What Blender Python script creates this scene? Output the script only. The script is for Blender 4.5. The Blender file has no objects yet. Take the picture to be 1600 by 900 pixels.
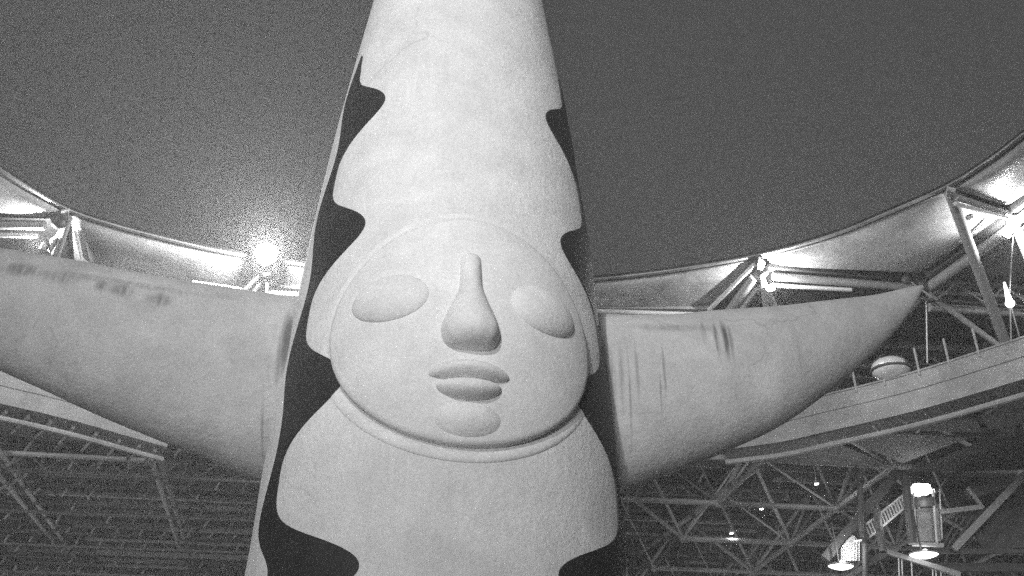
import bpy, bmesh, math, random
from mathutils import Vector, Matrix
random.seed(7)
S = bpy.context.scene
COL = S.collection
R = math.radians

# ------------------------------------------------------------------ camera, sky, sun, exposure
F, PITCH, CZ = 1600.0, R(30), 1.7
cp, sp = math.cos(PITCH), math.sin(PITCH)
cam = bpy.data.cameras.new("camera")
cam.lens, cam.sensor_width, cam.sensor_fit = 36.0, 36.0, 'HORIZONTAL'
cam.clip_end = 3000
co = bpy.data.objects.new("camera", cam); COL.objects.link(co)
co.location = (0, 0, CZ); co.rotation_euler = (R(90) + PITCH, 0, 0)
S.camera = co

W = bpy.data.worlds.new("World"); S.world = W; W.use_nodes = True
nt = W.node_tree; nt.nodes.clear()
out = nt.nodes.new('ShaderNodeOutputWorld'); bg = nt.nodes.new('ShaderNodeBackground')
geo = nt.nodes.new('ShaderNodeTexCoord'); sep = nt.nodes.new('ShaderNodeSeparateXYZ')
rmp = nt.nodes.new('ShaderNodeValToRGB')
rmp.color_ramp.elements[0].position = 0.0; rmp.color_ramp.elements[0].color = (.098, .098, .098, 1)
rmp.color_ramp.elements[1].position = 0.75; rmp.color_ramp.elements[1].color = (.060, .060, .060, 1)
nt.links.new(geo.outputs['Generated'], sep.inputs[0]); nt.links.new(sep.outputs['Z'], rmp.inputs[0])
nt.links.new(rmp.outputs[0], bg.inputs[0]); bg.inputs[1].default_value = 1.0
nt.links.new(bg.outputs[0], out.inputs[0])

sun = bpy.data.lights.new("sun", 'SUN'); sun.energy = 2.1; sun.angle = R(9)
so = bpy.data.objects.new("sun", sun); COL.objects.link(so)
so.rotation_euler = Vector((0.20, 0.95, -0.04)).to_track_quat('-Z', 'Y').to_euler()

# flood lamp of the roof rim on the near side, aimed at the tower's upper body
fl = bpy.data.lights.new("rim_flood", 'SPOT'); fl.energy = 58000; fl.spot_size = R(64); fl.spot_blend = 1.0
fl.shadow_soft_size = 0.7
fo = bpy.data.objects.new("rim_flood", fl); COL.objects.link(fo)
fo.location = (-9, -8, 34)
fo.rotation_euler = (Vector((-2.0, 33, 30)) - Vector(fo.location)).to_track_quat('-Z', 'Y').to_euler()

S.view_settings.view_transform = 'Standard'; S.view_settings.look = 'None'
S.view_settings.exposure = 0; S.view_settings.gamma = 1
S.cycles.use_denoising = False
S.cycles.max_bounces = 6
S.cycles.use_adaptive_sampling = True; S.cycles.adaptive_threshold = .055; S.cycles.adaptive_min_samples = 16

# ------------------------------------------------------------------ helpers
def atZ(x, y, Z):
    u = (x - 800) / F; v = (450 - y) / F
    k = (Z - CZ) / (sp + v * cp)
    return Vector((u * k, (cp - v * sp) * k, Z))
def atY(x, y, Y):
    u = (x - 800) / F; v = (450 - y) / F
    k = Y / (cp - v * sp)
    return Vector((u * k, Y, CZ + (sp + v * cp) * k))
def tag(o, label=None, cat=None, group=None, kind=None):
    if label: o['label'] = label
    if cat: o['category'] = cat
    if group: o['group'] = group
    if kind: o['kind'] = kind
    return o
def link(name, me, parent=None):
    o = bpy.data.objects.new(name, me); COL.objects.link(o)
    if parent is not None:
        o.parent = parent
        o.matrix_parent_inverse = PINV.get(parent.name, Matrix())
    return o
PINV = {}
def empty(name, loc=(0, 0, 0)):
    o = bpy.data.objects.new(name, None); COL.objects.link(o); o.location = loc
    o.empty_display_size = .5
    PINV[o.name] = Matrix.Translation(-Vector(loc))
    return o
def mesh(name, verts, faces, m, smooth=True):
    me = bpy.data.meshes.new(name); me.from_pydata([tuple(v) for v in verts], [], faces); me.update()
    if m: me.materials.append(m)
    if smooth:
        me.polygons.foreach_set('use_smooth', [True] * len(me.polygons))
    return me
def recalc(me):
    bm = bmesh.new(); bm.from_mesh(me); bmesh.ops.recalc_face_normals(bm, faces=bm.faces); bm.to_mesh(me); bm.free()
    return me
def sharp(me, deg=40):
    me.polygons.foreach_set('use_smooth', [True] * len(me.polygons))
    try: me.set_sharp_from_angle(angle=R(deg))
    except Exception: pass
    return me

def mat(name, c, rough=.8, c2=None, scale=1.0, bump=0.0, bscale=8.0, metal=0.0, spec=.3, detail=6, fine=0.0):
    m = bpy.data.materials.new(name); m.use_nodes = True
    n = m.node_tree; b = n.nodes['Principled BSDF']
    b.inputs['Roughness'].default_value = rough; b.inputs['Metallic'].default_value = metal
    b.inputs['Specular IOR Level'].default_value = spec
    c2 = c * .75 if c2 is None else c2
    tc = n.nodes.new('ShaderNodeTexCoord')
    nz = n.nodes.new('ShaderNodeTexNoise'); nz.inputs['Scale'].default_value = scale; nz.inputs['Detail'].default_value = detail
    nz.inputs['Roughness'].default_value = .65
    n.links.new(tc.outputs['Object'], nz.inputs['Vector'])
    r = n.nodes.new('ShaderNodeValToRGB')
    r.color_ramp.elements[0].position = .3; r.color_ramp.elements[0].color = (c2, c2, c2, 1)
    r.color_ramp.elements[1].position = .7; r.color_ramp.elements[1].color = (c, c, c, 1)
    n.links.new(nz.outputs['Fac'], r.inputs[0])
    last = r.outputs[0]
    if fine:
        nf = n.nodes.new('ShaderNodeTexNoise'); nf.inputs['Scale'].default_value = 9; nf.inputs['Detail'].default_value = 8
        nf.inputs['Roughness'].default_value = .8
        n.links.new(tc.outputs['Object'], nf.inputs['Vector'])
        mr = n.nodes.new('ShaderNodeMapRange'); mr.inputs[1].default_value = .3; mr.inputs[2].default_value = .7
        mr.inputs[3].default_value = 1 - fine; mr.inputs[4].default_value = 1 + fine
        n.links.new(nf.outputs['Fac'], mr.inputs[0])
        mx = n.nodes.new('ShaderNodeVectorMath'); mx.operation = 'MULTIPLY'
        n.links.new(last, mx.inputs[0]); n.links.new(mr.outputs[0], mx.inputs[1]); last = mx.outputs[0]
    n.links.new(last, b.inputs['Base Color'])
    if bump:
        nb = n.nodes.new('ShaderNodeTexNoise'); nb.inputs['Scale'].default_value = bscale; nb.inputs['Detail'].default_value = 7
        nb.inputs['Roughness'].default_value = .7
        n.links.new(tc.outputs['Object'], nb.inputs['Vector'])
        bp = n.nodes.new('ShaderNodeBump'); bp.inputs['Strength'].default_value = bump; bp.inputs['Distance'].default_value = .08
        n.links.new(nb.outputs['Fac'], bp.inputs['Height']); n.links.new(bp.outputs[0], b.inputs['Normal'])
    m['last'] = ''
    return m
def cracks(m, k):
    """a few faint hairline cracks in the concrete"""
    n = m.node_tree; b = n.nodes['Principled BSDF']; src = b.inputs['Base Color'].links[0].from_socket
    tc = n.nodes.new('ShaderNodeTexCoord')
    nz = n.nodes.new('ShaderNodeTexNoise'); nz.inputs['Scale'].default_value = .6; nz.inputs['Detail'].default_value = 4
    ad = n.nodes.new('ShaderNodeVectorMath'); ad.operation = 'MULTIPLY_ADD'; ad.inputs[1].default_value = (2.2, 2.2, 1.0)
    vo = n.nodes.new('ShaderNodeTexVoronoi'); vo.feature = 'DISTANCE_TO_EDGE'; vo.inputs['Scale'].default_value = .17
    n.links.new(tc.outputs['Object'], nz.inputs['Vector']); n.links.new(nz.outputs['Color'], ad.inputs[0]); n.links.new(tc.outputs['Object'], ad.inputs[2])
    n.links.new(ad.outputs[0], vo.inputs['Vector'])
    mr = n.nodes.new('ShaderNodeMapRange'); mr.inputs[1].default_value = .002; mr.inputs[2].default_value = .009; mr.inputs[3].default_value = k; mr.inputs[4].default_value = 0
    n.links.new(vo.outputs['Distance'], mr.inputs[0])
    n2 = n.nodes.new('ShaderNodeTexNoise'); n2.inputs['Scale'].default_value = .22; n2.inputs['Detail'].default_value = 2
    m2 = n.nodes.new('ShaderNodeMapRange'); m2.inputs[1].default_value = .50; m2.inputs[2].default_value = .66
    n.links.new(tc.outputs['Object'], n2.inputs['Vector']); n.links.new(n2.outputs['Fac'], m2.inputs[0])
    mu = n.nodes.new('ShaderNodeMath'); mu.operation = 'MULTIPLY'; n.links.new(mr.outputs[0], mu.inputs[0]); n.links.new(m2.outputs[0], mu.inputs[1])
    mx = n.nodes.new('ShaderNodeMix'); mx.data_type = 'RGBA'
    n.links.new(mu.outputs[0], mx.inputs[0]); n.links.new(src, mx.inputs[6]); mx.inputs[7].default_value = (.08, .08, .08, 1)
    n.links.new(mx.outputs[2], b.inputs['Base Color'])
def emit(name, st):
    m = bpy.data.materials.new(name); m.use_nodes = True
    n = m.node_tree; b = n.nodes['Principled BSDF']
    b.inputs['Base Color'].default_value = (.8, .8, .8, 1)
    b.inputs['Emission Color'].default_value = (1, 1, 1, 1); b.inputs['Emission Strength'].default_value = st
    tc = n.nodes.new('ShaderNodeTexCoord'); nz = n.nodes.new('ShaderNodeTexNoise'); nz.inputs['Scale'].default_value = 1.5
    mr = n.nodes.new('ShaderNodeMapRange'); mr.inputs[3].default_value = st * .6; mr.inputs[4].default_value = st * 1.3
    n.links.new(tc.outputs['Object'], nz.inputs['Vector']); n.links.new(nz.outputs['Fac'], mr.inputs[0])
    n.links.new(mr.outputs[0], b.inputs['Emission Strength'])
    return m
def stains_creases(m, spots):
    """dirt runs and crease shade painted dark: each spot = (centre, size xyz, strength), broken up by stretched noise"""
    n = m.node_tree; b = n.nodes['Principled BSDF']
    src = b.inputs['Base Color'].links[0].from_socket
    tc = n.nodes.new('ShaderNodeTexCoord')
    mp = n.nodes.new('ShaderNodeMapping'); mp.inputs['Scale'].default_value = (4.5, 1.5, .30)
    nz = n.nodes.new('ShaderNodeTexNoise'); nz.inputs['Scale'].default_value = 1.3; nz.inputs['Detail'].default_value = 5
    n.links.new(tc.outputs['Object'], mp.inputs[0]); n.links.new(mp.outputs[0], nz.inputs['Vector'])
    st = n.nodes.new('ShaderNodeMapRange'); st.inputs[1].default_value = .26; st.inputs[2].default_value = .58
    n.links.new(nz.outputs['Fac'], st.inputs[0])
    tot = None
    for c, s, k in spots:
        sub = n.nodes.new('ShaderNodeVectorMath'); sub.operation = 'SUBTRACT'; sub.inputs[1].default_value = c
        div = n.nodes.new('ShaderNodeVectorMath'); div.operation = 'DIVIDE'; div.inputs[1].default_value = s
        ln = n.nodes.new('ShaderNodeVectorMath'); ln.operation = 'LENGTH'
        n.links.new(tc.outputs['Object'], sub.inputs[0]); n.links.new(sub.outputs[0], div.inputs[0]); n.links.new(div.outputs[0], ln.inputs[0])
        mr = n.nodes.new('ShaderNodeMapRange'); mr.interpolation_type = 'SMOOTHSTEP'
        mr.inputs[1].default_value = 1.0; mr.inputs[2].default_value = .25; mr.inputs[3].default_value = 0; mr.inputs[4].default_value = k
        n.links.new(ln.outputs['Value'], mr.inputs[0])
        if tot is None: tot = mr.outputs[0]
        else:
            a = n.nodes.new('ShaderNodeMath'); a.operation = 'MAXIMUM'
            n.links.new(tot, a.inputs[0]); n.links.new(mr.outputs[0], a.inputs[1]); tot = a.outputs[0]
    mu = n.nodes.new('ShaderNodeMath'); mu.operation = 'MULTIPLY'
    n.links.new(tot, mu.inputs[0]); n.links.new(st.outputs[0], mu.inputs[1])
    mx = n.nodes.new('ShaderNodeMix'); mx.data_type = 'RGBA'
    n.links.new(mu.outputs[0], mx.inputs[0]); n.links.new(src, mx.inputs[6]); mx.inputs[7].default_value = (.06, .06, .06, 1)
    n.links.new(mx.outputs[2], b.inputs['Base Color'])

M = {}
M['concrete'] = mat('sprayed_concrete', .76, .9, .60, .55, .8, 3.6, fine=.13)
M['facecon'] = mat('smoothed_concrete', .74, .9, .60, .7, .4, 4, fine=.15)
M['armcon'] = mat('arm_concrete', .54, .9, .38, .5, .8, 3.0, fine=.15)  # arms given a darker concrete tone than the body
M['dark'] = mat('dark_paint', .034, .55, .018, 1.2, .5, 5, spec=.4, fine=.3)
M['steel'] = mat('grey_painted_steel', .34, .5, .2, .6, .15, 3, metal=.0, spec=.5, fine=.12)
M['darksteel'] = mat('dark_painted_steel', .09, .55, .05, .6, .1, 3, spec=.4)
M['palesteel'] = mat('pale_galvanised_steel', .62, .4, .45, .8, .1, 3, spec=.5)
M['deck'] = mat('grey_ceiling_sheet', .09, .8, .04, .5, .3, 1.5, fine=.2)
M['film'] = mat('polyester_film', .62, .28, .36, .5, .8, 1.1, spec=.7, fine=.18)
M['gallery'] = mat('grey_gallery_panel', .30, .75, .2, .6, .25, 3, fine=.12)
M['soffit'] = mat('grey_soffit_sheet', .24, .8, .15, .4, .2, 2, fine=.12)
M['chrome'] = mat('polished_metal', .8, .3, .65, 1, .05, 2, metal=.35)
M['ground'] = mat('plaza_paving', .34, .9, .26, .3, .3, 1)
M['cloth'] = mat('pale_cloth', .6, .9, .35, 2, .3, 3)
M['bulb'] = emit('lamp_glow', 60)
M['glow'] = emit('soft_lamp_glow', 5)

def unit_tube(n=14):
    vs, fs = [], []
    for k in (0, 1):
        for i in range(n):
            a = 2 * math.pi * i / n; vs.append((math.cos(a), math.sin(a), k))
    for i in range(n):
        j = (i + 1) % n; fs.append((i, j, n + j, n + i))
    fs.append(tuple(range(n - 1, -1, -1))); fs.append(tuple(range(n, 2 * n)))
    return vs, fs
TV, TF = unit_tube()
BV = [(x, y, z) for z in (0, 1) for x, y in ((-.5, -.5), (.5, -.5), (.5, .5), (-.5, .5))]
BF = [(3, 2, 1, 0), (4, 5, 6, 7), (0, 1, 5, 4), (1, 2, 6, 5), (2, 3, 7, 6), (3, 0, 4, 7)]
UT, UB, UBALL = {}, {}, {}
def tube_me(m):
    if m.name not in UT: UT[m.name] = sharp(mesh('tube', TV, TF, m), 50)
    return UT[m.name]
def bar_me(m):
    if m.name not in UB: UB[m.name] = mesh('bar', BV, BF, m, False)
    return UB[m.name]
def ball_me(m):
    if m.name not in UBALL:
        bm = bmesh.new(); bmesh.ops.create_icosphere(bm, subdivisions=2, radius=1)
        me = bpy.data.meshes.new('ball'); bm.to_mesh(me); bm.free(); me.materials.append(m)
        me.polygons.foreach_set('use_smooth', [True] * len(me.polygons)); UBALL[m.name] = me
    return UBALL[m.name]
def between(o, a, b, sx, sy):
    a, b = Vector(a), Vector(b); d = b - a
    q = d.to_track_quat('Z', 'Y')
    Mx = Matrix.Translation(a) @ q.to_matrix().to_4x4() @ Matrix.Diagonal((sx, sy, d.length, 1))
    o.matrix_basis = Mx
    return o
def tube(name, a, b, r, m, parent):
    return between(link(name, tube_me(m), parent), a, b, r, r)
def bar(name, a, b, w, h, m, parent):
    """rectangular bar; its h side stands upright"""
    o = link(name, bar_me(m), parent)
    a, b = Vector(a), Vector(b); d = (b - a); L = d.length; d.normalize()
    side = d.cross(Vector((0, 0, 1)))
    if side.length < 1e-3: side = Vector((1, 0, 0))
    side.normalize(); up = side.cross(d)
    mt = Matrix((side * w, up * h, d * L)).transposed().to_4x4()
    o.matrix_basis = Matrix.Translation(a) @ mt
    return o
def ball(name, c, r, m, parent):
    o = link(name, ball_me(m), parent); o.location = c; o.scale = (r, r, r); return o
def grid(nu, nv, fn):
    vs = [fn(i / nu, j / nv) for j in range(nv + 1) for i in range(nu + 1)]
    fs = [(j * (nu + 1) + i, j * (nu + 1) + i + 1, (j + 1) * (nu + 1) + i + 1, (j + 1) * (nu + 1) + i) for j in range(nv) for i in range(nu)]
    return vs, fs
def interp(tab, t):
    """monotone-ish cubic (Catmull-Rom) through (t, v...) rows"""
    if t <= tab[0][0]: i = 0
    elif t >= tab[-1][0]: i = len(tab) - 2
    else:
        i = max(k for k in range(len(tab) - 1) if tab[k][0] <= t)
    p1, p2 = tab[i], tab[i + 1]
    p0 = tab[max(i - 1, 0)]; p3 = tab[min(i + 2, len(tab) - 1)]
    h = p2[0] - p1[0]; s = (t - p1[0]) / h
    res = []
    for c in range(1, len(p1)):
        m1 = (p2[c] - p0[c]) / max(p2[0] - p0[0], 1e-6); m2 = (p3[c] - p1[c]) / max(p3[0] - p1[0], 1e-6)
        res.append((2 * s**3 - 3 * s**2 + 1) * p1[c] + (s**3 - 2 * s**2 + s) * h * m1 + (-2 * s**3 + 3 * s**2) * p2[c] + (s**3 - s**2) * h * m2)
    return res

# ------------------------------------------------------------------ ground
g = link('ground', mesh('ground', [(-900, -900, 0), (900, -900, 0), (900, 900, 0), (-900, 900, 0)], [(0, 1, 2, 3)], M['ground'], False))
tag(g, kind='structure')

# ------------------------------------------------------------------ tower
AX, AY = -2.69, 38.0
def zof(py):  return atY(800, py, AY).z
prof = []
for py, hw in ((-700, 30), (-420, 62), (-200, 95), (0, 128), (100, 151), (200, 175), (300, 196.5), (400, 216), (500, 233), (600, 249), (700, 265), (760, 275), (900, 293)):
    z = zof(py); depth = AY * cp + (z - CZ) * sp
    prof.append((z, hw * depth / F))
prof.sort()
z0 = prof[0][0]; slope = (prof[0][1] - prof[1][1]) / (prof[0][0] - prof[1][0])
prof = [(0.0, prof[0][1] + .9)] + prof
def RAD(z):
    return max(.05, interp([p for p in prof], z)[0])
ARMA = R(12)
FR = R(10)                      # the front looks this far to the right
def surf(phi, z, off=0.0):
    """phi: angle from the front, + = to the right in the picture"""
    r = RAD(z) + off; a = FR + phi
    return Vector((AX + math.sin(a) * r, AY - math.cos(a) * r, z))
tower = empty('concrete_tower', (AX, AY, 0))
tag(tower, 'tall tapering pale concrete tower with two horn shaped arms rising through the roof opening', 'tower')
ZT = prof[-1][0]
NS, NZ = 144, 110
vs, fs = grid(NS, NZ, lambda u, v: surf(-math.pi + u * 2 * math.pi, v * ZT, 0))
fs.append(tuple(NZ * (NS + 1) + i for i in range(NS)))
me = mesh('body', vs, fs, M['concrete'])
bm = bmesh.new(); bm.from_mesh(me); bmesh.ops.remove_doubles(bm, verts=bm.verts, dist=1e-4); bmesh.ops.recalc_face_normals(bm, faces=bm.faces); bm.to_mesh(me); bm.free()
link('body', me, tower)

# wavy dark bands down both flanks: plain regular waves
def band(sgn):
    zb, zt = 6.0, 34.2
    n = 220
    def edge(v):
        z = zb + (zt - zb) * v
        ph = 2 * math.pi * (z - 10.1) / 6.6
        q = ((1 + math.cos(ph)) / 2) ** 1.8
        low = max(0, min(1, (13 - z) / 5))
        inn = 1.06 - (.40 + .34 * low) * q
        ins = 1.19 + .06 * math.sin(ph) - (.02 + .34 * low) * ((1 + math.cos(ph - .5)) / 2) ** 2.4
        fade = min(1, max(0, (1 - v) / .05)) ** .5
        return z, ins + (inn - ins) * fade, ins
    vs, fs = [], []
    K = 8
    for i in range(n + 1):
        z, a, b = edge(i / n)
        for k in range(K + 1):
            off = .05 if 0 < k < K else -.05
            kk = 0 if k == 0 else (1 if k == K else (k - 1) / (K - 2))
            vs.append(surf(sgn * (a + (b - a) * kk), z, off))
    for i in range(n):
        for k in range(K):
            fs.append((i * (K + 1) + k, i * (K + 1) + k + 1, (i + 1) * (K + 1) + k + 1, (i + 1) * (K + 1) + k))
    if sgn < 0: fs = [f[::-1] for f in fs]
    return sharp(mesh('dark_band', vs, fs, M['dark']), 60)
link('dark_band', band(-1), tower); link('dark_band', band(1), tower)

# arms
def arm(rows, flip):
    """rows: (px, centre py, half height px) on the vertical plane through the tower axis"""
    ca, sa = math.cos(ARMA), math.sin(ARMA)
    tab = []
    for px, py, hh in rows:
        v = (450 - py) / F; u = (px - 800) / F
        # X = k*u, Y = k*(cp - v sp), on the line X = AX + t ca, Y = AY + t sa
        w = cp - v * sp
        A = Matrix(((u, -ca), (w, -sa))); k, t = A.inverted() @ Vector((AX, AY))
        z = CZ + (sp + v * cp) * k
        tab.append((abs(t), z, hh * k / F / .93, t))
    tab.sort()
    sg = 1 if tab[-1][3] > 0 else -1
    tab = [(a, z, r) for a, z, r, _ in tab]
    T0, T1 = 2.5, tab[-1][0]
    first = tab[0]; tab = [(2.0, first[1] + .0, first[2] * 1.03)] + tab
    N, K = 90, 56
    vs, fs = [], []
    P = []
    for i in range(N + 1):
        s = i / N; t = T0 + (T1 - T0) * (1 - (1 - s) ** 1.4)
        z, r = interp(tab, t); r = max(r, .02)
        P.append((t, z, r))
    for i, (t, z, r) in enumerate(P):
        for k in range(K):
            a = 2 * math.pi * k / K
            d = math.cos(a) * r; h = math.sin(a) * r
            back = 1.7 * max(0, 1 - max(0, t - 4) / 10); e = d * .62 - back
            vs.append((AX + sg * t * ca + e * sa, AY + sg * t * sa - e * ca, z + h + .5 * back))
    for i in range(N):
        for k in range(K):
            j = (k + 1) % K
            fs.append((i * K + k, i * K + j, (i + 1) * K + j, (i + 1) * K + k))
    fs.append(tuple(range(K))); fs.append(tuple(N * K + k for k in range(K)))
    me = recalc(mesh('arm', vs, fs, M['armcon']))
    return me
RA = [(960, 628, 140), (1050, 614, 124), (1130, 593, 110), (1220, 567, 90), (1300, 534, 66), (1370, 501, 41), (1420, 468, 19), (1442, 448, 3)]
LA = [(440, 607, 148), (330, 578, 134), (200, 541, 117), (100, 508, 104), (0, 478, 90), (-110, 440, 70), (-220, 398, 44), (-300, 362, 8)]
link('arm', arm(RA, 1), tower); link('arm', arm(LA, -1), tower)
ring = []  # joint dirt streaks, plus thin dark rings painting the shade of creases
for px, py, Y, w, h, k in ((440, 510, 34.5, .35, 2.4, .8), (432, 525, 34.5, .2, 3.0, .5), (450, 500, 34.5, .25, 1.8, .6), (942, 545, 36.5, .3, 2.4, .8), (953, 540, 36.5, .22, 2.8, .75),
                           (962, 570, 36.5, .25, 2.6, .5), (978, 560, 36.5, .2, 2.2, .4), (1122, 520, 38.5, .16, 1.5, .65), (1136, 520, 38.5, .2, 1.5, .85), (1145, 525, 38.5, .14, 1.2, .5), (1102, 512, 38.5, .16, 1.0, .5), (1040, 570, 38, .09, 1.6, .5), (1035, 610, 38, .07, 1.4, .4), (385, 640, 33.5, .09, 2.6, .5), (990, 600, 37, .08, 3.0, .5), (1000, 560, 37.2, .12, 2.0, .35), (1245, 560, 40, .12, 1.4, .25)):
    ring.append((atY(px, py, Y), (w, 6, h), k))
for px in (32, 92, 150, 178, 235):  # wrinkle shade along the left arm's top edge, painted as dark spots
    ring.append((atY(px, 412 + px * .12, 33), (.35 + .3 * (px % 3), 5, .5), .6))
stains_creases(M['armcon'], ring + [(atY(5, 562, 30), (.9, 5, .35), .8), (atY(1060, 495, 38), (3, 5, .35), .35), (atY(150, 420, 33), (7, 5, .3), .35)])
cracks(M['concrete'], .20); cracks(M['armcon'], .24)
stains_creases(M['concrete'], [(atY(700, 640, 32) + Vector((0, 0, 0)), (5.5, 8, 9), .10), (atY(690, 150, 34), (4, 8, 6), .08)])

# round relief with a plain, symmetrical mask
FZ = atY(800, 512, 31.6).z
RU, RV = 4.5, 4.5
def bump(u, v):
    r2 = (u / RU) ** 2 + (v / RV) ** 2
    return .30 + .62 * max(0, 1 - r2) ** .9
def onface(u, v, off):
    z = FZ + v; r = RAD(z)
    return surf(math.asin(max(-.98, min(.98, u / r))), z, off)
relief = None
def disc():
    vs, fs = [], []
    NR, NA = 40, 128
    vs.append(onface(0, 0, bump(0, 0)))
    rr = [(i + 1) / NR for i in range(NR)] + [1.012, 1.018, 1.018]
    for i, r in enumerate(rr):
        for k in range(NA):
            a = 2 * math.pi * k / NA; u, v = RU * r * math.cos(a), RV * r * math.sin(a)
            off = bump(u, v) if i < NR else (.2, .02, -.5)[i - NR]
            vs.append(onface(u, v, off))
    for k in range(NA): fs.append((0, 1 + k, 1 + (k + 1) % NA))
    for i in range(len(rr) - 1):
        for k in range(NA):
            j = (k + 1) % NA
            fs.append((1 + i * NA + k, 1 + (i + 1) * NA + k, 1 + (i + 1) * NA + j, 1 + i * NA + j))
    return mesh('round_relief', vs, fs, M['facecon'])
relief = link('round_relief', disc(), tower)
relief.name = 'round_relief'
PINV[relief.name] = PINV[tower.name]
def rim():
    vs, fs = [], []
    NA, K = 128, 10
    for k in range(NA):
        a = 2 * math.pi * k / NA
        w = .02 + .06 * max(0, -math.sin(a)) ** 1.5
        for q in range(K):
            b = 2 * math.pi * q / K
            s = 1.085 + .045 * math.cos(b)
            vs.append(onface(RU * s * math.cos(a), RV * s * math.sin(a), -.02 + w * 1.2 * math.sin(b)))
    for k in range(NA):
        for q in range(K):
            j, p = (k + 1) % NA, (q + 1) % K
            fs.append((k * K + q, j * K + q, j * K + p, k * K + p))
    return recalc(mesh('rim', vs, fs, M['facecon']))
def sub(name, me):
    o = bpy.data.objects.new(name, me); COL.objects.link(o); o.parent = relief
    return o
def patch(name, cu, cv, ru, rv, hf, n=40, skew=0.0):
    """elliptic patch on the relief; hf(r, a, x, y) is its height above the relief"""
    vs, fs = [], []
    NA = 72
    for i in range(n + 1):
        r = i / n
        for k in range(NA):
            a = 2 * math.pi * k / NA; x, y = r * math.cos(a), r * math.sin(a)
            u = cu + ru * x; v = cv + rv * y + skew * x * x
            vs.append(onface(u, v, bump(u, v) + hf(r, a, x, y)))
    for i in range(n):
        for k in range(NA):
            j = (k + 1) % NA
            fs.append((i * NA + k, (i + 1) * NA + k, (i + 1) * NA + j, i * NA + j))
    me = mesh(name, vs, fs, M['facecon'])
    bm = bmesh.new(); bm.from_mesh(me); bmesh.ops.remove_doubles(bm, verts=bm.verts, dist=1e-4); bm.to_mesh(me); bm.free()
    return me
def ss(a, b, x):
    t = max(0, min(1, (x - a) / (b - a))); return t * t * (3 - 2 * t)
REL = []
sub('rim', rim())
for s in (-1, 1):
    sub('eye', patch('eye', s * 2.5, .85, 1.25, 1.0, lambda r, a, x, y: .40 * (max(0, 1 - r * r)) ** .6 - .05))
def nose_h(r, a, x, y):
    # y -1 tip .. 1 bridge
    t = (1 - y) / 2
    return (.25 + .95 * t ** 1.5) * (max(0, 1 - r ** 3)) ** .6 - .08
def nose():
    vs, fs = [], []
    N, K = 60, 40
    for i in range(N + 1):
        t = i / N                       # 0 bridge .. 1 base
        v = 2.9 - 4.3 * t
        w = .36 + .55 * ss(.35, .85, t); hgt = (.24 + .92 * t ** 1.2)
        e = max(0, 1 - ((t - .80) / .2) ** 2) ** .5 if t > .80 else 1.0
        e *= ss(-.01, .12, t) * .999 + .001
        for k in range(K + 1):
            q = -1 + 2 * k / K
            lobes = .10 * ss(.6, .9, t) * math.exp(-((abs(q) - .72) / .2) ** 2)
            h = hgt * e * (max(0, 1 - abs(q) ** 2.2)) ** .75 + lobes * e
            u = q * w * (.25 + .75 * e ** .6)
            vs.append(onface(u, v, bump(u, v) + h - .08))
    for i in range(N):
        for k in range(K):
            fs.append((i * (K + 1) + k, (i + 1) * (K + 1) + k, (i + 1) * (K + 1) + k + 1, i * (K + 1) + k + 1))
    return recalc(mesh('nose', vs, fs, M['facecon']))
sub('nose', nose())
sub('upper_lip', patch('upper_lip', 0, -2.12, 1.25, .36, lambda r, a, x, y: .62 * (max(0, 1 - r * r)) ** .55 * (1 - .25 * x * x) - .07, skew=-.12))
sub('lower_lip', patch('lower_lip', 0, -2.78, 1.0, .38, lambda r, a, x, y: .60 * (max(0, 1 - r * r)) ** .55 - .07, skew=.1))
sub('chin', patch('chin', 0, -3.75, 1.1, .62, lambda r, a, x, y: .30 * (max(0, 1 - r * r)) ** .9 - .05))
for ch in list(relief.children): ch.matrix_parent_inverse = Matrix()
relief.matrix_parent_inverse = Matrix.Translation(-Vector(tower.location))

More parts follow.
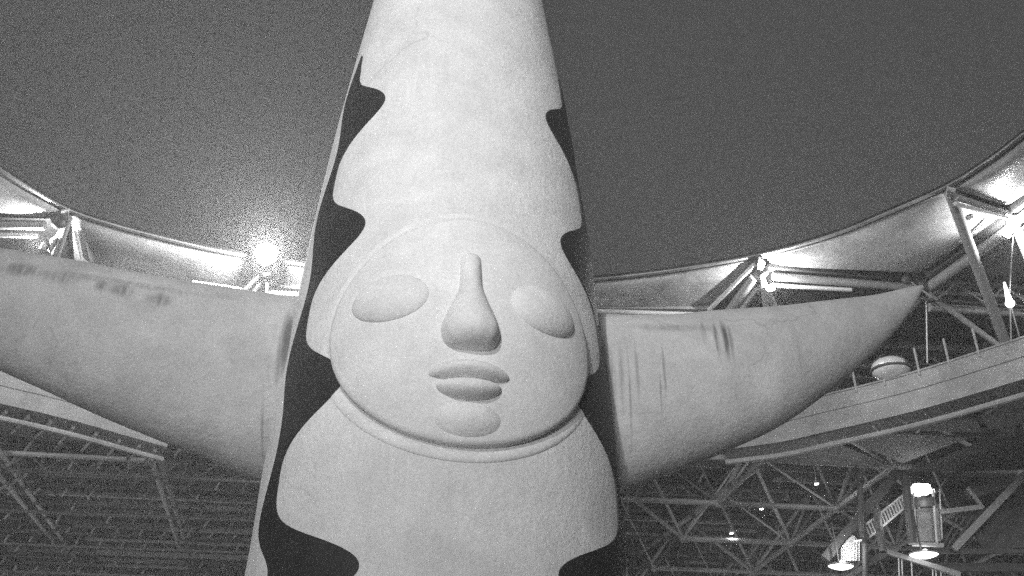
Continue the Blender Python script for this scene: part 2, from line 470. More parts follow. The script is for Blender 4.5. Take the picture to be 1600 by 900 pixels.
# ------------------------------------------------------------------ roof: rim panels
roof = empty('space_frame_roof', (0, 100, 30))
tag(roof, 'dark tubular steel space frame roof with a round opening behind the tower', 'roof')
PINV[roof.name] = Matrix.Translation(-Vector(roof.location))
ZE = 37.7
def curve(pts, n, Z=ZE):
    tab = [(float(i), *atZ(x, y, Z)) for i, (x, y) in enumerate(pts)]
    m = len(pts) - 1
    return [Vector(interp(tab, m * i / n)) for i in range(n + 1)]
def poly(pts, n, Z=ZE):
    w = [atZ(x, y, Z) for x, y in pts]
    L = [0.0]
    for a, b in zip(w, w[1:]): L.append(L[-1] + (b - a).length)
    r = []
    for i in range(n + 1):
        d = L[-1] * i / n; k = max(j for j in range(len(L) - 1) if L[j] <= d + 1e-9)
        r.append(w[k].lerp(w[k + 1], min(1, (d - L[k]) / max(L[k + 1] - L[k], 1e-6))))
    return r
def cushion(front, back, sag=.55):
    nu, nv = 36, 18
    A, B = curve(front, nu), poly(back, nu)
    def fn(u, v):
        i = round(u * nu); p = A[i].lerp(B[i], v)
        w = (max(0, 1 - (2 * u - 1) ** 4) * max(0, 1 - (2 * v - 1) ** 4))
        return p + Vector((0, 0, -.05 - sag * w ** .7))
    vs, fs = grid(nu, nv, fn)
    n0 = len(vs)
    up = [v + Vector((0, 0, .25 + 2 * (max(0, (ZE - .05) - v.z)))) for v in vs]
    fs2 = [tuple(n0 + i for i in f[::-1]) for f in fs]
    o = link('membrane_panel', recalc(mesh('membrane_panel', vs + up, fs + fs2, M['film'])), roof)
    PINV[o.name] = Matrix()
    # frame round the cushion
    vs, fs = [], []
    loop = A + B[::-1]
    c = sum(loop, Vector()) / len(loop); m = len(loop)
    for p in loop:
        d = (c - p); d.z = 0; d.normalize()
        vs += [p + Vector((0, 0, -.12)), p + d * .38 + Vector((0, 0, -.12)), p + d * .38 + Vector((0, 0, .1)), p + Vector((0, 0, .1))]
    for i in range(m):
        j = (i + 1) % m
        for q in range(4): fs.append((i * 4 + q, j * 4 + q, j * 4 + (q + 1) % 4, i * 4 + (q + 1) % 4))
    fr = bpy.data.objects.new('panel_frame', sharp(recalc(mesh('panel_frame', vs, fs, M['palesteel'])), 35)); COL.objects.link(fr)
    fr.parent = o
    return o
cushion([(-170, 165), (-60, 232), (30, 290), (100, 328)], [(-170, 318), (92, 336)])
cushion([(112, 335), (180, 357), (240, 373), (320, 391), (392, 404)], [(118, 420), (260, 448), (372, 456)], .5)
cushion([(440, 412), (560, 428), (700, 441), (800, 446), (925, 440), (1050, 426), (1172, 405)], [(450, 452), (700, 480), (930, 481), (1106, 482)], .4)
cushion([(1198, 402), (1300, 372), (1390, 337), (1474, 299)], [(1206, 411), (1436, 424), (1562, 338)], .5)
cushion([(1494, 290), (1550, 253), (1600, 215), (1700, 138), (1800, 55)], [(1500, 294), (1574, 318), (1640, 275), (1800, 140)], .5)
# rim beam that follows the opening
rimpts = [(-200, 145), (-60, 226), (30, 284), (105, 327), (180, 352), (240, 368), (320, 387), (415, 404), (560, 424), (700, 437), (800, 441), (925, 436), (1050, 422), (1187, 398), (1300, 367), (1390, 331), (1482, 290), (1550, 248), (1600, 210), (1700, 132), (1830, 20)]
RC = curve(rimpts, 160, ZE + .1)
def sweep(path, r, K, sect=None):
    vs, fs = [], []
    for i, p in enumerate(path):
        d = (path[min(i + 1, len(path) - 1)] - path[max(i - 1, 0)]).normalized()
        s = d.cross(Vector((0, 0, 1))); s = s.normalized() if s.length > 1e-4 else Vector((1, 0, 0)); u = s.cross(d)
        if sect:
            for x, y in sect: vs.append(p + s * x + u * y)
        else:
            for k in range(K):
                a = 2 * math.pi * k / K; vs.append(p + s * math.cos(a) * r + u * math.sin(a) * r)
    K = len(sect) if sect else K
    for i in range(len(path) - 1):
        for k in range(K):
            j = (k + 1) % K; fs.append((i * K + k, i * K + j, (i + 1) * K + j, (i + 1) * K + k))
    fs.append(tuple(range(K))); fs.append(tuple((len(path) - 1) * K + k for k in range(K)))
    return vs, fs
vs, fs = sweep(RC, .24, 10)
link('rim_tube', recalc(mesh('rim_tube', vs, fs, M['dark'])), roof)
vs, fs = sweep([p + Vector((0, 0, -.16)) for p in RC], 0, 4, [(-.22, -.06), (.34, -.06), (.34, .03), (-.22, .03)])
link('rim_flange', sharp(recalc(mesh('rim_flange', vs, fs, M['steel']))), roof)

# chords round the opening
def pz(x, y, Z): return atZ(x, y, Z)
HERO = [  # kind, (px,py,Z), (px,py,Z), size
    ('b', (-170, 326, 37.5), (98, 334, 37.5), .55, 'darksteel'), ('t', (-170, 349, 36.9), (70, 352, 36.9), .30, 'steel'), ('t', (-170, 365, 36.5), (58, 368, 36.5), .17, 'palesteel'),
    ('b', (1196, 416, 37.5), (1440, 438, 37.5), .55, 'darksteel'), ('t', (1208, 432, 36.9), (1436, 450, 36.9), .28, 'steel'), ('t', (1208, 446, 36.5), (1330, 453, 36.5), .15, 'palesteel'),
    ('b', (1442, 438, 37.5), (1584, 330, 37.5), .6, 'darksteel'), ('t', (1446, 452, 36.9), (1586, 352, 36.9), .34, 'steel'),
    ('b', (1490, 302, 37.5), (1578, 332, 37.5), .45, 'darksteel'), ('t', (1494, 308, 37.0), (1578, 336, 37.0), .2, 'steel'), ('t', (1492, 318, 36.6), (1574, 341, 36.6), .13, 'palesteel'),
    ('b', (1586, 328, 37.5), (1800, 150, 37.5), .6, 'darksteel'), ('t', (1590, 345, 36.9), (1800, 172, 36.9), .3, 'steel'),
    ('t', (300, 441, 36.6), (378, 453, 36.6), .17, 'palesteel'), ('t', (418, 457, 36.6), (925, 486, 36.6), .17, 'palesteel'), ('t', (925, 486, 36.6), (1105, 492, 36.6), .17, 'palesteel'),
    ('b', (925, 480, 37.4), (1108, 482, 37.4), .5, 'steel'), ('b', (425, 446, 37.4), (700, 476, 37.4), .5, 'steel'),
    ('t', (108, 340, 37.2), (88, 400, 36.0), .22, 'steel'), ('t', (100, 350, 37), (78, 392, 36.2), .14, 'palesteel'), ('t', (118, 362, 37.3), (126, 402, 37.2), .12, 'palesteel'),
    ('t', (408, 428, 36.9), (378, 458, 36.6), .16, 'palesteel'), ('t', (412, 436, 36.9), (392, 462, 36.5), .14, 'palesteel'), ('t', (417, 420, 37.2), (417, 466, 35.9), .12, 'steel'),
    ('t', (1178, 414, 37.3), (1108, 484, 36.9), .16, 'palesteel'), ('t', (1180, 432, 37), (1140, 486, 36.6), .34, 'steel'), ('t', (1184, 448, 36.8), (1158, 482, 36.5), .26, 'palesteel'),
    ('t', (1188, 408, 37.3), (1197, 482, 35.6), .2, 'steel'), ('t', (1192, 440, 36.8), (1212, 482, 35.8), .22, 'palesteel'),
    ('t', (1484, 300, 37.4), (1578, 556, 31.2), .33, 'gallery'),
    ('t', (1588, 352, 36.8), (1622, 440, 34.2), .3, 'palesteel'), ('t', (1586, 352, 36.8), (1640, 352, 36.8), .24, 'palesteel'),
    ('t', (1440, 452, 36.9), (1240, 655, 33.6), .22, 'steel'), ('t', (1446, 462, 36.6), (1252, 660, 33.4), .16, 'darksteel'),
    ('t', (1450, 458, 36.6), (1568, 546, 33.0), .2, 'steel'), ('t', (1452, 480, 35.8), (1640, 492, 35.8), .3, 'steel'), ('t', (1458, 456, 37), (1640, 466, 37), .16, 'steel'),
    ('t', (1447, 460, 36.8), (1449, 568, 32), .05, 'palesteel'),
    ('b', (1524, 338, 37.3), (1500, 352, 37.3), .28, 'palesteel'), ('b', (1546, 345, 37.2), (1500, 378, 37.2), .16, 'palesteel'),
]
for k, a, b, r, m in HERO:
    if k == 't': tube('rim_strut', pz(*a), pz(*b), r, M[m], roof)
    else: bar('gutter_beam', pz(*a), pz(*b), r, r * .8, M[m], roof)
for x, y, Z, r in ((1192, 424, 37, .42), (1440, 447, 37, .55), (1586, 345, 37, .55), (92, 346, 37, .5), (416, 424, 36.9, .4), (1484, 302, 37.3, .3)):
    ball('node_ball', pz(x, y, Z), r, M['darksteel' if r > .4 else 'steel'], roof)
def plate(pts, Z, th=.12):
    w = [pz(x, y, Z) for x, y in pts]; n = len(w)
    nrm = (w[1] - w[0]).cross(w[2] - w[0]).normalized() * th
    vs = w + [p + nrm for p in w]
    fs = [tuple(range(n)), tuple(range(2 * n - 1, n - 1, -1))] + [(i, (i + 1) % n, n + (i + 1) % n, n + i) for i in range(n)]
    link('gusset_plate', recalc(mesh('gusset_plate', vs, fs, M['palesteel'], False)), roof)
for pts in ([(95, 330), (108, 327), (107, 345), (102, 346)], [(1186, 402), (1196, 410), (1190, 428), (1183, 424)], [(1480, 293), (1494, 297), (1484, 311), (1479, 309)],
            [(78, 376), (84, 372), (88, 396), (80, 399)], [(1576, 340), (1592, 338), (1592, 358), (1578, 358)]):
    plate(pts, 36.95)

# ------------------------------------------------------------------ space frame beyond the opening
GA = R(8); E1 = Vector((math.cos(GA), math.sin(GA), 0)); E2 = Vector((-math.sin(GA), math.cos(GA), 0))
P0 = atZ(1190, 718, 30); GS = 10.8
def proj(p):
    y = p.y; z = p.z - CZ; d = y * cp + z * sp
    return (800 + F * p.x / d, 450 - F * (z * cp - y * sp) / d) if d > 1 else (9e9, 9e9)
HC = Vector((-1.8, 27, 0))
def inhole(p, r): return (Vector((p.x, p.y, 0)) - HC).length < r
lower, upper = {}, {}
for i in range(-9, 6):
    for j in range(-3, 6):
        p = P0 + E1 * GS * i + E2 * GS * j
        if not inhole(p, 43) and p.y > 30 and proj(p)[1] > 700: lower[i, j] = p
        q = P0 + E1 * GS * (i + .5) + E2 * GS * (j + .5); q.z = 37.3
        if not inhole(q, 41) and q.y > 30: upper[i, j] = q
def vis(*ps):
    return any(-150 < x < 1750 and 200 < y < 1000 for x, y in map(proj, ps))
nm = 0
for (i, j), p in lower.items():
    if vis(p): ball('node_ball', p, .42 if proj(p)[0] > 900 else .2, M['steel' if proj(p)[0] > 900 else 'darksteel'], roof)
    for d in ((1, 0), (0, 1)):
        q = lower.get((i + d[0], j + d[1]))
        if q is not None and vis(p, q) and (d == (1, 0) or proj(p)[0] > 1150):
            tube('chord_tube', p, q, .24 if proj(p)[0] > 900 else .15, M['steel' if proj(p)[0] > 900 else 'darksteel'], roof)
    for d in ((0, 0), (-1, 0), (0, -1), (-1, -1)):
        q = upper.get((i + d[0], j + d[1]))
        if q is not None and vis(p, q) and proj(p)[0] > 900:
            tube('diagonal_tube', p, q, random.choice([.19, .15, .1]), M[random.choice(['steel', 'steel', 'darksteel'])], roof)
            # collar near the joint
for (i, j), p in upper.items():
    if vis(p): ball('node_ball', p, .4, M['darksteel'], roof)
    for d in ((1, 0), (0, 1)):
        q = upper.get((i + d[0], j + d[1]))
        if q is not None and vis(p, q) and (d == (1, 0) or proj(p)[0] > 900): tube('chord_tube', p, q, .24, M['darksteel'], roof)
# deck
inner = [(-400, 310), (-170, 316), (94, 336), (118, 424), (260, 452), (372, 458), (450, 456), (700, 484), (930, 484), (1108, 486), (1206, 414), (1438, 427), (1566, 340), (1580, 322), (1640, 277), (1800, 142), (1900, 60)]
ip = [pz(x, y, 38.25) for x, y in inner]
outer = [Vector((130, ip[-1].y, 38.25)), Vector((130, 185, 38.25)), Vector((-130, 185, 38.25)), Vector((-130, ip[0].y, 38.25))]
loop = ip + outer
bm = bmesh.new(); bv = [bm.verts.new(p) for p in loop]
be = [bm.edges.new((bv[i], bv[(i + 1) % len(bv)])) for i in range(len(bv))]
r = bmesh.ops.triangle_fill(bm, use_beauty=True, edges=be)
ex = bmesh.ops.extrude_face_region(bm, geom=list(bm.faces))
for v in ex['geom']:
    if isinstance(v, bmesh.types.BMVert): v.co.z += .4
bmesh.ops.recalc_face_normals(bm, faces=bm.faces)
me = bpy.data.meshes.new('roof_deck'); bm.to_mesh(me); bm.free(); me.materials.append(M['deck'])
link('roof_deck', me, roof)
# purlins under the deck and short pale ribs between them
org = Vector((0, 62, 0))
row = 0
d = 5.0
while d < 96:
    c = org + E2 * d
    zz = 37.75 + random.uniform(-.12, .12)
    big = row % 4 == 0
    for k in range(-10, 10):
        a = c + E1 * (k * 10.8 + .05); b = c + E1 * (k * 10.8 + 10.75); a.z = b.z = zz
        if inhole(a, 38.5) or inhole(b, 38.5) or not vis(a, b): continue
        bar('purlin', a, b, .22 if not big else .4, .34 if not big else .55, M[random.choice(['palesteel', 'steel', 'steel', 'darksteel', 'darksteel'])], roof)
    row += 1; d += 2.7 + random.uniform(-.2, .2) + d * .006
nr = 0
for rr in range(14):
    dd = 34 + rr * 4.6
    for k in range(-26, 26):
        if nr >= 290 or random.random() < .25: continue
        p = org + E2 * (dd + random.uniform(-.1, .1)) + E1 * (k * 2.7); p.z = 37.2
        q = p + E1 * random.uniform(-.5, -.2) + Vector((0, 0, -random.uniform(.6, 1.1)))
        if proj(p)[0] < -10 or proj(p)[0] > 1350 or not vis(p): continue
        if 430 < proj(p)[0] < 950: continue
        bar('ceiling_rib', p, q, .17, .2, M[random.choice(['palesteel', 'palesteel', 'steel'])], roof); nr += 1
tube('chord_tube', pz(-20, 706, 30), pz(238, 720, 30), .2, M['steel'], roof); tube('chord_tube', pz(-20, 776, 31), pz(40, 742, 31), .15, M['steel'], roof)
# thin web tubes zigzagging between upper chords and deck purlins
nw = 0
for (i, j), p in sorted(upper.items(), key=lambda t: t[1].length):
    q = upper.get((i + 1, j))
    if q is None or not vis(p, q): continue
    for k in range(6):
        if nw >= 290: break
        a = p.lerp(q, k / 6); b = p.lerp(q, (k + 1) / 6)
        lo = Vector((0, 0, -1.5))
        a2, b2 = (a, b + lo) if k % 2 == 0 else (a + lo, b)
        tube('web_tube', a2, b2, .075, M['steel'], roof); nw += 1
    bar('web_rail', p + Vector((0, 0, -1.5)), q + Vector((0, 0, -1.5)), .12, .16, M['darksteel'], roof)
# pairs of slanting tubes on the left with dark collars
def collared(a, b, r, n, m='steel'):
    a, b = Vector(a), Vector(b)
    tube('diagonal_tube', a, b, r, M[m], roof)
    for i in range(1, n):
        c = a.lerp(b, i / n); e = a.lerp(b, i / n + .025)
        tube('tube_collar', c, e, r * 1.25, M['darksteel'], roof)
collared(pz(-12, 690, 30), pz(118, 872, 36.5), .2, 8, 'palesteel'); collared(pz(-24, 716, 30), pz(84, 846, 36.5), .2, 2, 'palesteel')
collared(pz(236, 716, 30), pz(281, 858, 36.5), .2, 1, 'palesteel'); collared(pz(246, 700, 30), pz(296, 868, 36.5), .24, 5)
collared(pz(1186, 728, 30), pz(1002, 862, 36.8), .26, 7)

# ------------------------------------------------------------------ ring gallery below the rim
gal = empty('ring_gallery', tuple(pz(1450, 640, 29)))
tag(gal, 'curved grey gallery hung under the roof rim with upright posts beside the right arm', 'gallery')
gl2 = empty('ring_gallery', tuple(pz(60, 640, 29)))
tag(gl2, 'curved grey gallery edge partly hidden below the left arm', 'gallery')
for g_ in (gal, gl2): PINV[g_.name] = Matrix.Translation(-Vector(g_.location))
def gallery(root, bot, ztop, zb=28.6):
    tab = [(float(i), *pz(x, y, zb)) for i, (x, y) in enumerate(bot)]
    n = 60; path = [Vector(interp(tab, (len(bot) - 1) * i / n)) for i in range(n + 1)]
    H = ztop - zb
    # outward = away from the opening centre
    sect = [(0, 0), (0, H), (.25, H), (.25, .25), (1.9, .25), (1.9, 0)]
    def sw(sec):
        vs, fs = [], []
        for p in path:
            o = (p - HC); o.z = 0; o.normalize()
            for x, y in sec: vs.append(p + o * x + Vector((0, 0, y)))
        K = len(sec)
        for i in range(n):
            for k in range(K):
                j = (k + 1) % K; fs.append((i * K + k, i * K + j, (i + 1) * K + j, (i + 1) * K + k))
        fs.append(tuple(range(K))); fs.append(tuple(n * K + k for k in range(K)))
        return fs, vs
    for nm_, sec, m in (('fascia', sect, 'gallery'), ('top_rail', [(-.08, H), (-.08, H + .12), (.32, H + .12), (.32, H)], 'gallery'),
                        ('lower_flange', [(-.25, -.02), (-.25, .42), (0, .42), (0, -.02)], 'gallery'),
                        ('lower_pipe', [(.55 + .2 * math.cos(a), -.7 + .2 * math.sin(a)) for a in [2 * math.pi * k / 8 for k in range(8)]], 'steel'),
                        ('shadow_joint', [(-.03, H * .55), (-.03, H * .55 + .05), (.0, H * .55 + .05), (.0, H * .55)], 'darksteel')):
        fs, vs = sw(sec)
        link(nm_, sharp(recalc(mesh(nm_, vs, fs, M[m])), 35), root)
    return path, H
pathR, HR = gallery(gal, [(1780, 535), (1690, 566), (1600, 594), (1530, 615), (1458, 636), (1388, 654), (1300, 674), (1220, 692), (1130, 704)], 31.3)
pathL, HL = gallery(gl2, [(-180, 585), (-90, 608), (0, 632), (70, 648), (140, 666), (210, 686), (260, 700)], 30.9)
# uprights on the gallery
for px, t0, b0 in ((1333, 582, 603), (1385, 543, 590), (1433, 532, 577), (1482, 518, 566), (1533, 503, 548)):
    # nearest point of the path under that column
    best = min(pathR, key=lambda p: abs(proj(p + Vector((0, 0, HR)))[0] - px))
    a = best + Vector((0, 0, HR - .3)); b = best + Vector((0, 0, HR + 1.75))
    tube('upright_post', a, b, .085, M['steel'], gal)
for k in range(0, len(pathR) - 2, 4):
    p = pathR[k]; q = p + (p - HC).normalized() * 3.2; q.z = p.z + .1
    bar('bracket', p + Vector((0, 0, -.15)) + (p - HC).normalized() * .5, q, .2, .3, M['steel'], gal)
for k in range(2, len(pathL) - 2, 5):
    p = pathL[k]; d_ = Vector(((p - HC).x, (p - HC).y, 0)).normalized()
    bar('bracket', p + d_ * .5 + Vector((0, 0, -.15)), p + d_ * 4.2 + Vector((0, 0, -.1)), .2, .3, M['steel'], gl2)
# soffit sheets behind the gallery edges
def soffit(root, pts, Z, m='soffit'):
    w = [pz(x, y, Z) for x, y in pts]; n = len(w)
    vs = w + [p + Vector((0, 0, .15)) for p in w]
    fs = [tuple(range(n)), tuple(range(2 * n - 1, n - 1, -1))] + [(i, (i + 1) % n, n + (i + 1) % n, n + i) for i in range(n)]
    link('soffit_panel', recalc(mesh('soffit_panel', vs, fs, M[m], False)), root)
soffit(gal, [(1600, 612), (1700, 585), (1720, 640), (1545, 672), (1532, 652)], 29.3)
soffit(gal, [(1525, 655), (1536, 676), (1290, 668), (1400, 655)], 29.3)
soffit(gal, [(1290, 672), (1515, 684), (1410, 724), (1330, 690)], 29.4)
soffit(gal, [(1280, 680), (1395, 730), (1195, 722), (1215, 700)], 29.4)
soffit(gal, [(1540, 690), (1700, 660), (1700, 730), (1560, 735), (1420, 738)], 29.6, 'deck')
soffit(gl2, [(-60, 652), (170, 672), (190, 690), (60, 686), (-60, 672)], 29.3)

# ------------------------------------------------------------------ lamps
def lightat(p, e, r=.25, name='lamp'):
    l = bpy.data.lights.new(name, 'POINT'); l.energy = e; l.shadow_soft_size = r
    o = bpy.data.objects.new(name, l); COL.objects.link(o); o.location = p
    return o
def floodlight(p, label, aim, size, m, group=None, energy=0):
    root = empty('floodlight', tuple(p)); PINV[root.name] = Matrix.Translation(-Vector(root.location))
    tag(root, label, 'floodlight', group)
    p = Vector(p); a = (Vector(aim) - p).normalized()
    q = a.to_track_quat('Z', 'Y').to_matrix().to_4x4()
    def lathe(name, prof_, mm):
        vs, fs = [], []; K = 20
        for r_, z_ in prof_:
            for k in range(K):
                t = 2 * math.pi * k / K; vs.append(p + q.to_3x3() @ Vector((r_ * math.cos(t), r_ * math.sin(t), z_)))
        for i in range(len(prof_) - 1):
            for k in range(K):
                j = (k + 1) % K; fs.append((i * K + k, i * K + j, (i + 1) * K + j, (i + 1) * K + k))
        fs.append(tuple(range(K))); fs.append(tuple((len(prof_) - 1) * K + k for k in range(K)))
        link(name, sharp(recalc(mesh(name, vs, fs, mm)), 40), root)
    s = size
    lathe('housing', [(.3 * s, -.8 * s), (.6 * s, -.7 * s), (1.05 * s, 0), (1.1 * s, .08 * s), (.95 * s, .02 * s)], M['steel'])
    lathe('lens', [(.93 * s, .03 * s), (.8 * s, .16 * s), (.4 * s, .25 * s), (.02 * s, .27 * s)], m)
    tube('bracket', p - a * .5 * s, p - a * .5 * s + Vector((0, 0, 1.1 * s)), .12 * s, M['darksteel'], root)
    if energy:
        if energy > 8000:
            bl = bpy.data.lights.new('flood_beam', 'SPOT'); bl.energy = 21000; bl.spot_size = R(150); bl.spot_blend = 1; bl.shadow_soft_size = .3
            bo = bpy.data.objects.new('flood_beam', bl); COL.objects.link(bo); bo.location = p + a * .5
            bo.rotation_euler = a.to_track_quat('-Z', 'Y').to_euler()
        lightat(p + a * (.35 * s + .3 + (.9 if energy > 8000 else 0)), energy, .3 * s, 'floodlight_beam').parent = None
    return root
floodlight(pz(416, 397, 37.2), 'dazzling white floodlight on the roof rim just left of the tower', (0, 0, 6), .66, M['bulb'], None, 9000)
LG = 'floodlights fixed under the roof rim panels'
floodlight(pz(66, 384, 36.0), 'small floodlight at the rim joint above the left arm', (-40, 48, 38), .3, M['glow'], None, 2300)
floodlight(pz(1204, 450, 36.0), 'small floodlight under the rim joint above the right arm', (16, 50, 38), .3, M['glow'], None, 2300)
floodlight(pz(1572, 366, 36.0), 'small floodlight at the rim joint over the far right panel', (32, 44, 38), .3, M['glow'], None, 2200)

# lit lamps hung among the far tubes
for x, y, Y, w in ((1276, 757, 84, 260), (1190, 796, 92, 140), (1143, 834, 98, 140)):
    c = atY(x, y, Y); rt = empty('work_lamp', tuple(c)); PINV[rt.name] = Matrix.Translation(-c)
    tag(rt, {1276: 'small bright work lamp below the gallery soffit, rightmost of three', 1190: 'small work lamp between the crossing tubes, middle of three', 1143: 'small work lamp low beside the tower, leftmost of three'}[x], 'lamp', 'work lamps among the roof tubes')
    bar('hood', c + Vector((-.2, 0, .12)), c + Vector((.2, 0, .12)), .25, .1, M['darksteel'], rt)
    bar('glass', c + Vector((-.16, 0, .04)), c + Vector((.14, 0, .04)), .2, .1, M['glow'], rt)
    tube('rod', c + Vector((0, 0, .25)), c + Vector((0, 0, 2.6)), .04, M['darksteel'], rt)
    lightat(c + Vector((0, -.5, -.4)), w)
# the exhibition hall's own lamps under the roof, below the picture
for x, y, z, w in ((-45, 100, 11, 4300), (10, 115, 11, 3500), (40, 102, 11, 3000)):
    lightat(Vector((x, y, z)), w, .8, 'hall_lamp')

# pendant lamp on a wire, far right
pl = empty('pendant_lamp', tuple(pz(1578, 474, 34.6))); PINV[pl.name] = Matrix.Translation(-Vector(pl.location))
tag(pl, 'lit pendant lamp on a taut white wire behind the slanting strut on the right', 'lamp')
c = Vector(pl.location)
tube('wire', c + Vector((0, 0, .3)), pz(1584, 358, 36.9), .045, M['palesteel'], pl)
bm = bmesh.new(); bmesh.ops.create_cone(bm, cap_ends=True, segments=20, radius1=.22, radius2=.06, depth=1.5, matrix=Matrix.Translation(c + Vector((0, 0, .85))))
me = bpy.data.meshes.new('cone'); bm.to_mesh(me); bm.free(); me.materials.append(M['glow']); link('cone', sharp(me), pl)
ball('bulb', c, .3, M['glow'], pl)
tube('stay', c, c + Vector((.35, .6, -2.4)), .05, M['steel'], pl); tube('stay', c, c + Vector((-.25, .6, -2.4)), .05, M['steel'], pl)
lightat(c + Vector((.6, -.8, .2)), 150)

# silvery dome behind the gallery posts
dm = empty('silver_capsule', tuple(atY(1392, 577, 64))); PINV[dm.name] = Matrix.Translation(-Vector(dm.location))
tag(dm, 'shiny silver dome capsule behind the gallery posts beside the right arm', 'capsule')
c = Vector(dm.location)
vs, fs = grid(32, 16, lambda u, v: c + Vector((1.35 * math.sin(v * math.pi) * math.cos(u * 2 * math.pi), 1.2 * math.sin(v * math.pi) * math.sin(u * 2 * math.pi), .85 * math.cos(v * math.pi))))
link('shell', mesh('shell', vs, fs, M['chrome']), dm)
vs, fs = sweep([c + Vector((1.38 * math.cos(2 * math.pi * k / 32), 1.23 * math.sin(2 * math.pi * k / 32), -.1)) for k in range(33)], .09, 8)
link('band', mesh('band', vs, fs, M['darksteel']), dm)
ball('hatch', c + Vector((.75, -.85, .1)), .22, M['darksteel'], dm)

# ------------------------------------------------------------------ hanging cabins, stair and bowl lamps, lower right
YC = 74.0
def P(x, y, dy=0): return atY(x, y, YC + dy)
cab = empty('hanging_cabin', tuple(P(1450, 850, 1))); PINV[cab.name] = Matrix.Translation(-Vector(cab.location))
tag(cab, 'dark hanging cabin with a crumpled brightly lit canopy on top', 'cabin')
for x0, y0, x1, y1, dy in ((1427, 770, 1433, 848, 0), (1458, 766, 1464, 850, 0), (1434, 768, 1439, 840, 2.4), (1468, 764, 1472, 842, 2.4)):
    tube('corner_post', P(x0, y0, dy), P(x1, y1, dy), .07 if x0 != 1458 else .1, M['palesteel'], cab)
bar('floor_beam', P(1425, 850), P(1474, 852), .3, .25, M['steel'], cab)
def slab(name, pts, th, m, root):
    n = len(pts); nrm = (pts[1] - pts[0]).cross(pts[2] - pts[0]).normalized() * th
    vs = list(pts) + [p + nrm for p in pts]
    fs = [tuple(range(n)), tuple(range(2 * n - 1, n - 1, -1))] + [(i, (i + 1) % n, n + (i + 1) % n, n + i) for i in range(n)]
    return link(name, recalc(mesh(name, vs, fs, m, False)), root)
slab('back_panel', [P(1432, 795, 1.2), P(1466, 793, 1.2), P(1470, 846, 1.2), P(1436, 846, 1.2)], .08, M['gallery'], cab)
slab('dark_band', [P(1428, 778, -.1), P(1460, 776, -.1), P(1461, 790, -.1), P(1429, 793, -.1)], .1, M['darksteel'], cab)
def crumple(px, py, w, h, dep, seed, m, name, root, amp=.35):
    rnd = random.Random(seed); bm = bmesh.new(); bmesh.ops.create_icosphere(bm, subdivisions=3, radius=1)
    c = P(px, py, dep / 2)
    for v in bm.verts:
        k = 1 + amp * (rnd.random() - .5)
        v.co = c + Vector((v.co.x * w * k, v.co.y * dep * .5 * k, v.co.z * h * k))
    me = bpy.data.meshes.new(name); bm.to_mesh(me); bm.free(); me.materials.append(m); return link(name, me, root)
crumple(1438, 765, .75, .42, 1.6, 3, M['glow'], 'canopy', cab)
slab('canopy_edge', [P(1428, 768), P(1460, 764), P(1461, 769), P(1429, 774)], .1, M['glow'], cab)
lightat(P(1446, 784, -.4), 18)
booth = empty('curtained_booth', tuple(P(1330, 880, 1))); PINV[booth.name] = Matrix.Translation(-Vector(booth.location))
tag(booth, 'glowing booth with a pleated pale curtain above the left bowl lamp', 'booth')
def curtain(u, v):
    top = 836 + 22 * abs(u - .62) ** 1.2 * 1.6
    x = 1314 + 30 * u - (1 - v) * 0; y = top + (876 - top) * v
    return P(x, y, .14 * math.sin(u * 44)) 
vs, fs = grid(60, 8, curtain); n0 = len(vs)
vs2 = [v + Vector((0, .12, 0)) for v in vs]; fs2 = [tuple(n0 + i for i in f[::-1]) for f in fs]
link('curtain', mesh('curtain', vs + vs2, fs + fs2, M['cloth']), booth)
bar('shelf', P(1334, 846, -.2), P(1346, 845, -.2), .3, .14, M['palesteel'], booth)
tube('post', P(1347, 812, .3), P(1350, 880, .3), .28, M['darksteel'], booth)
lightat(P(1326, 852, -1.3), 260, .15)
def bowl(px, py, w, label, tilt):
    c = P(px, py, -.5); root = empty('bowl_lamp', tuple(c)); PINV[root.name] = Matrix.Translation(-c)
    tag(root, label, 'lamp', 'bowl lamps at the lower right')
    prof_ = [(1.0, .10), (.85, -.02), (.5, -.14), (.05, -.18)]
    vs, fs = [], []; K = 28
    for r_, z_ in prof_:
        for k in range(K):
            t = 2 * math.pi * k / K; vs.append(c + Vector((r_ * w * math.cos(t), r_ * w * .8 * math.sin(t), z_ * w + tilt * r_ * w * math.cos(t))))
    for i in range(len(prof_) - 1):
        for k in range(K):
            j = (k + 1) % K; fs.append((i * K + k, i * K + j, (i + 1) * K + j, (i + 1) * K + k))
    fs.append(tuple((len(prof_) - 1) * K + k for k in range(K)))
    link('bowl', mesh('bowl', vs, fs, M['glow']), root)
    vs, fs = sweep([c + Vector((1.03 * w * math.cos(2 * math.pi * k / 28), .83 * w * math.sin(2 * math.pi * k / 28), .1 * w + tilt * w * math.cos(2 * math.pi * k / 28))) for k in range(29)], .06, 6)
    link('bowl_rim', mesh('bowl_rim', vs, fs, M['steel']), root)
    crumple(px + (2 if tilt < 0 else -4), py - 3, .35, .32, .5, px, M['glow'], 'bulb', root, .2)
    tube('hanger', c + Vector((0, .3, .2)), c + Vector((0, .5, 3.4)), .06, M['darksteel'], root)
bowl(1444, 868, 1.02, 'wide shallow bowl lamp glowing white under the hanging cabin', -.02)
bowl(1314, 886, .90, 'wide shallow bowl lamp glowing white below the curtained booth', -.05)
st = empty('lattice_stair', tuple(P(1350, 835, 1))); PINV[st.name] = Matrix.Translation(-Vector(st.location))
tag(st, 'pale lattice ladder stair rising between dark columns to the hanging cabin', 'stair')
a0, a1, b0, b1 = P(1350, 822, 1), P(1418, 768, 1), P(1358, 840, .4), P(1424, 785, .4)
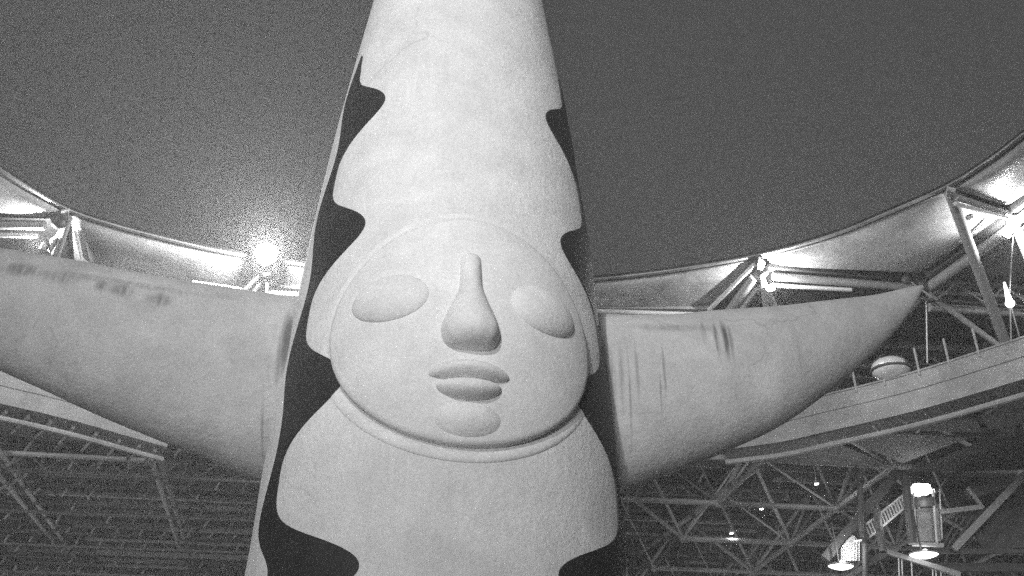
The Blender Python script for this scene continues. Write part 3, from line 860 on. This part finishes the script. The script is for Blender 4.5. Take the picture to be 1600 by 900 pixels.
bar('rail', a0, a1, .1, .14, M['palesteel'], st); bar('rail', b0, b1, .1, .14, M['palesteel'], st)
for k in range(17):
    t = (k + .5) / 17; tube('rung', a0.lerp(a1, t), b0.lerp(b1, t), .06, M['palesteel'], st)
slab('string_panel', [a0 + Vector((0, .7, 0)), a1 + Vector((0, .7, 0)), b1 + Vector((0, .7, 0)), b0 + Vector((0, .7, 0))], .05, M['gallery'], st)
lightat(P(1392, 812, -1.0), 60, .2)
pf = empty('suspended_platform', tuple(P(1430, 885, 3))); PINV[pf.name] = Matrix.Translation(-Vector(pf.location))
tag(pf, 'dark suspended platform of columns and beams at the lower right of the roof', 'platform')
for x0, y0, x1, y1, r_ in ((1414, 742, 1426, 850, .32), (1369, 795, 1380, 862, .28), (1343, 740, 1346, 830, .2), (1352, 850, 1352, 905, .2)):
    tube('column', P(x0, y0, -.4), P(x1, y1, -.4), r_, M['darksteel'], pf)
bar('slanting_beam', P(1402, 738, .8), P(1288, 874, .8), .7, .7, M['darksteel'], pf)
bar('edge_beam', P(1384, 862), P(1500, 898), .3, .35, M['steel'], pf)
bar('edge_beam', P(1384, 862), P(1300, 920), .3, .35, M['darksteel'], pf)
for x in (1404, 1409, 1424, 1457, 1462, 1470):
    tube('hanging_rod', P(x, 872 + (x - 1404) * .3, .1), P(x + 2, 925, .1), .05, M['palesteel'], pf)
slab('wall_panel', [P(1478, 742, 6), P(1640, 735, 6), P(1640, 850, 6), P(1540, 862, 6), P(1500, 800, 6)], .2, M['deck'], pf)
bar('slanting_beam', P(1600, 742, 2), P(1490, 858, 2), .35, .5, M['steel'], pf)
bar('slanting_beam', P(1585, 750, 2.4), P(1515, 772, 2.4), .9, .9, M['darksteel'], pf)
bar('edge_beam', P(1470, 800, 2), P(1535, 792, 2), .2, .35, M['steel'], pf); bar('edge_beam', P(1512, 762, 2), P(1536, 794, 2), .2, .25, M['steel'], pf)
bar('edge_beam', P(1440, 862, 3), P(1650, 862, 3), .3, .3, M['darksteel'], pf); bar('edge_beam', P(1440, 886, 3), P(1650, 888, 3), .3, .6, M['deck'], pf)
for k in range(5):
    tube('column', P(1500 + 12 * k, 800, 3), P(1470 + 8 * k, 860, 3), .09, M['darksteel'], pf)

# ------------------------------------------------------------------ night air
hz = mesh('haze', [(x, y, z) for z in (-1, ZT + 2) for x, y in ((-160, -90), (160, -90), (160, 210), (-160, 210))], BF, None, False)
hm = bpy.data.materials.new('haze_air'); hm.use_nodes = True
hn = hm.node_tree; hn.nodes.clear()
ho = hn.nodes.new('ShaderNodeOutputMaterial'); hv = hn.nodes.new('ShaderNodeVolumePrincipled')
hv.inputs['Color'].default_value = (.9, .9, .9, 1); hv.inputs['Density'].default_value = .0024; hv.inputs['Anisotropy'].default_value = .3
hn.links.new(hv.outputs[0], ho.inputs['Volume']); hz.materials.append(hm)
tag(link('haze', hz), kind='stuff')
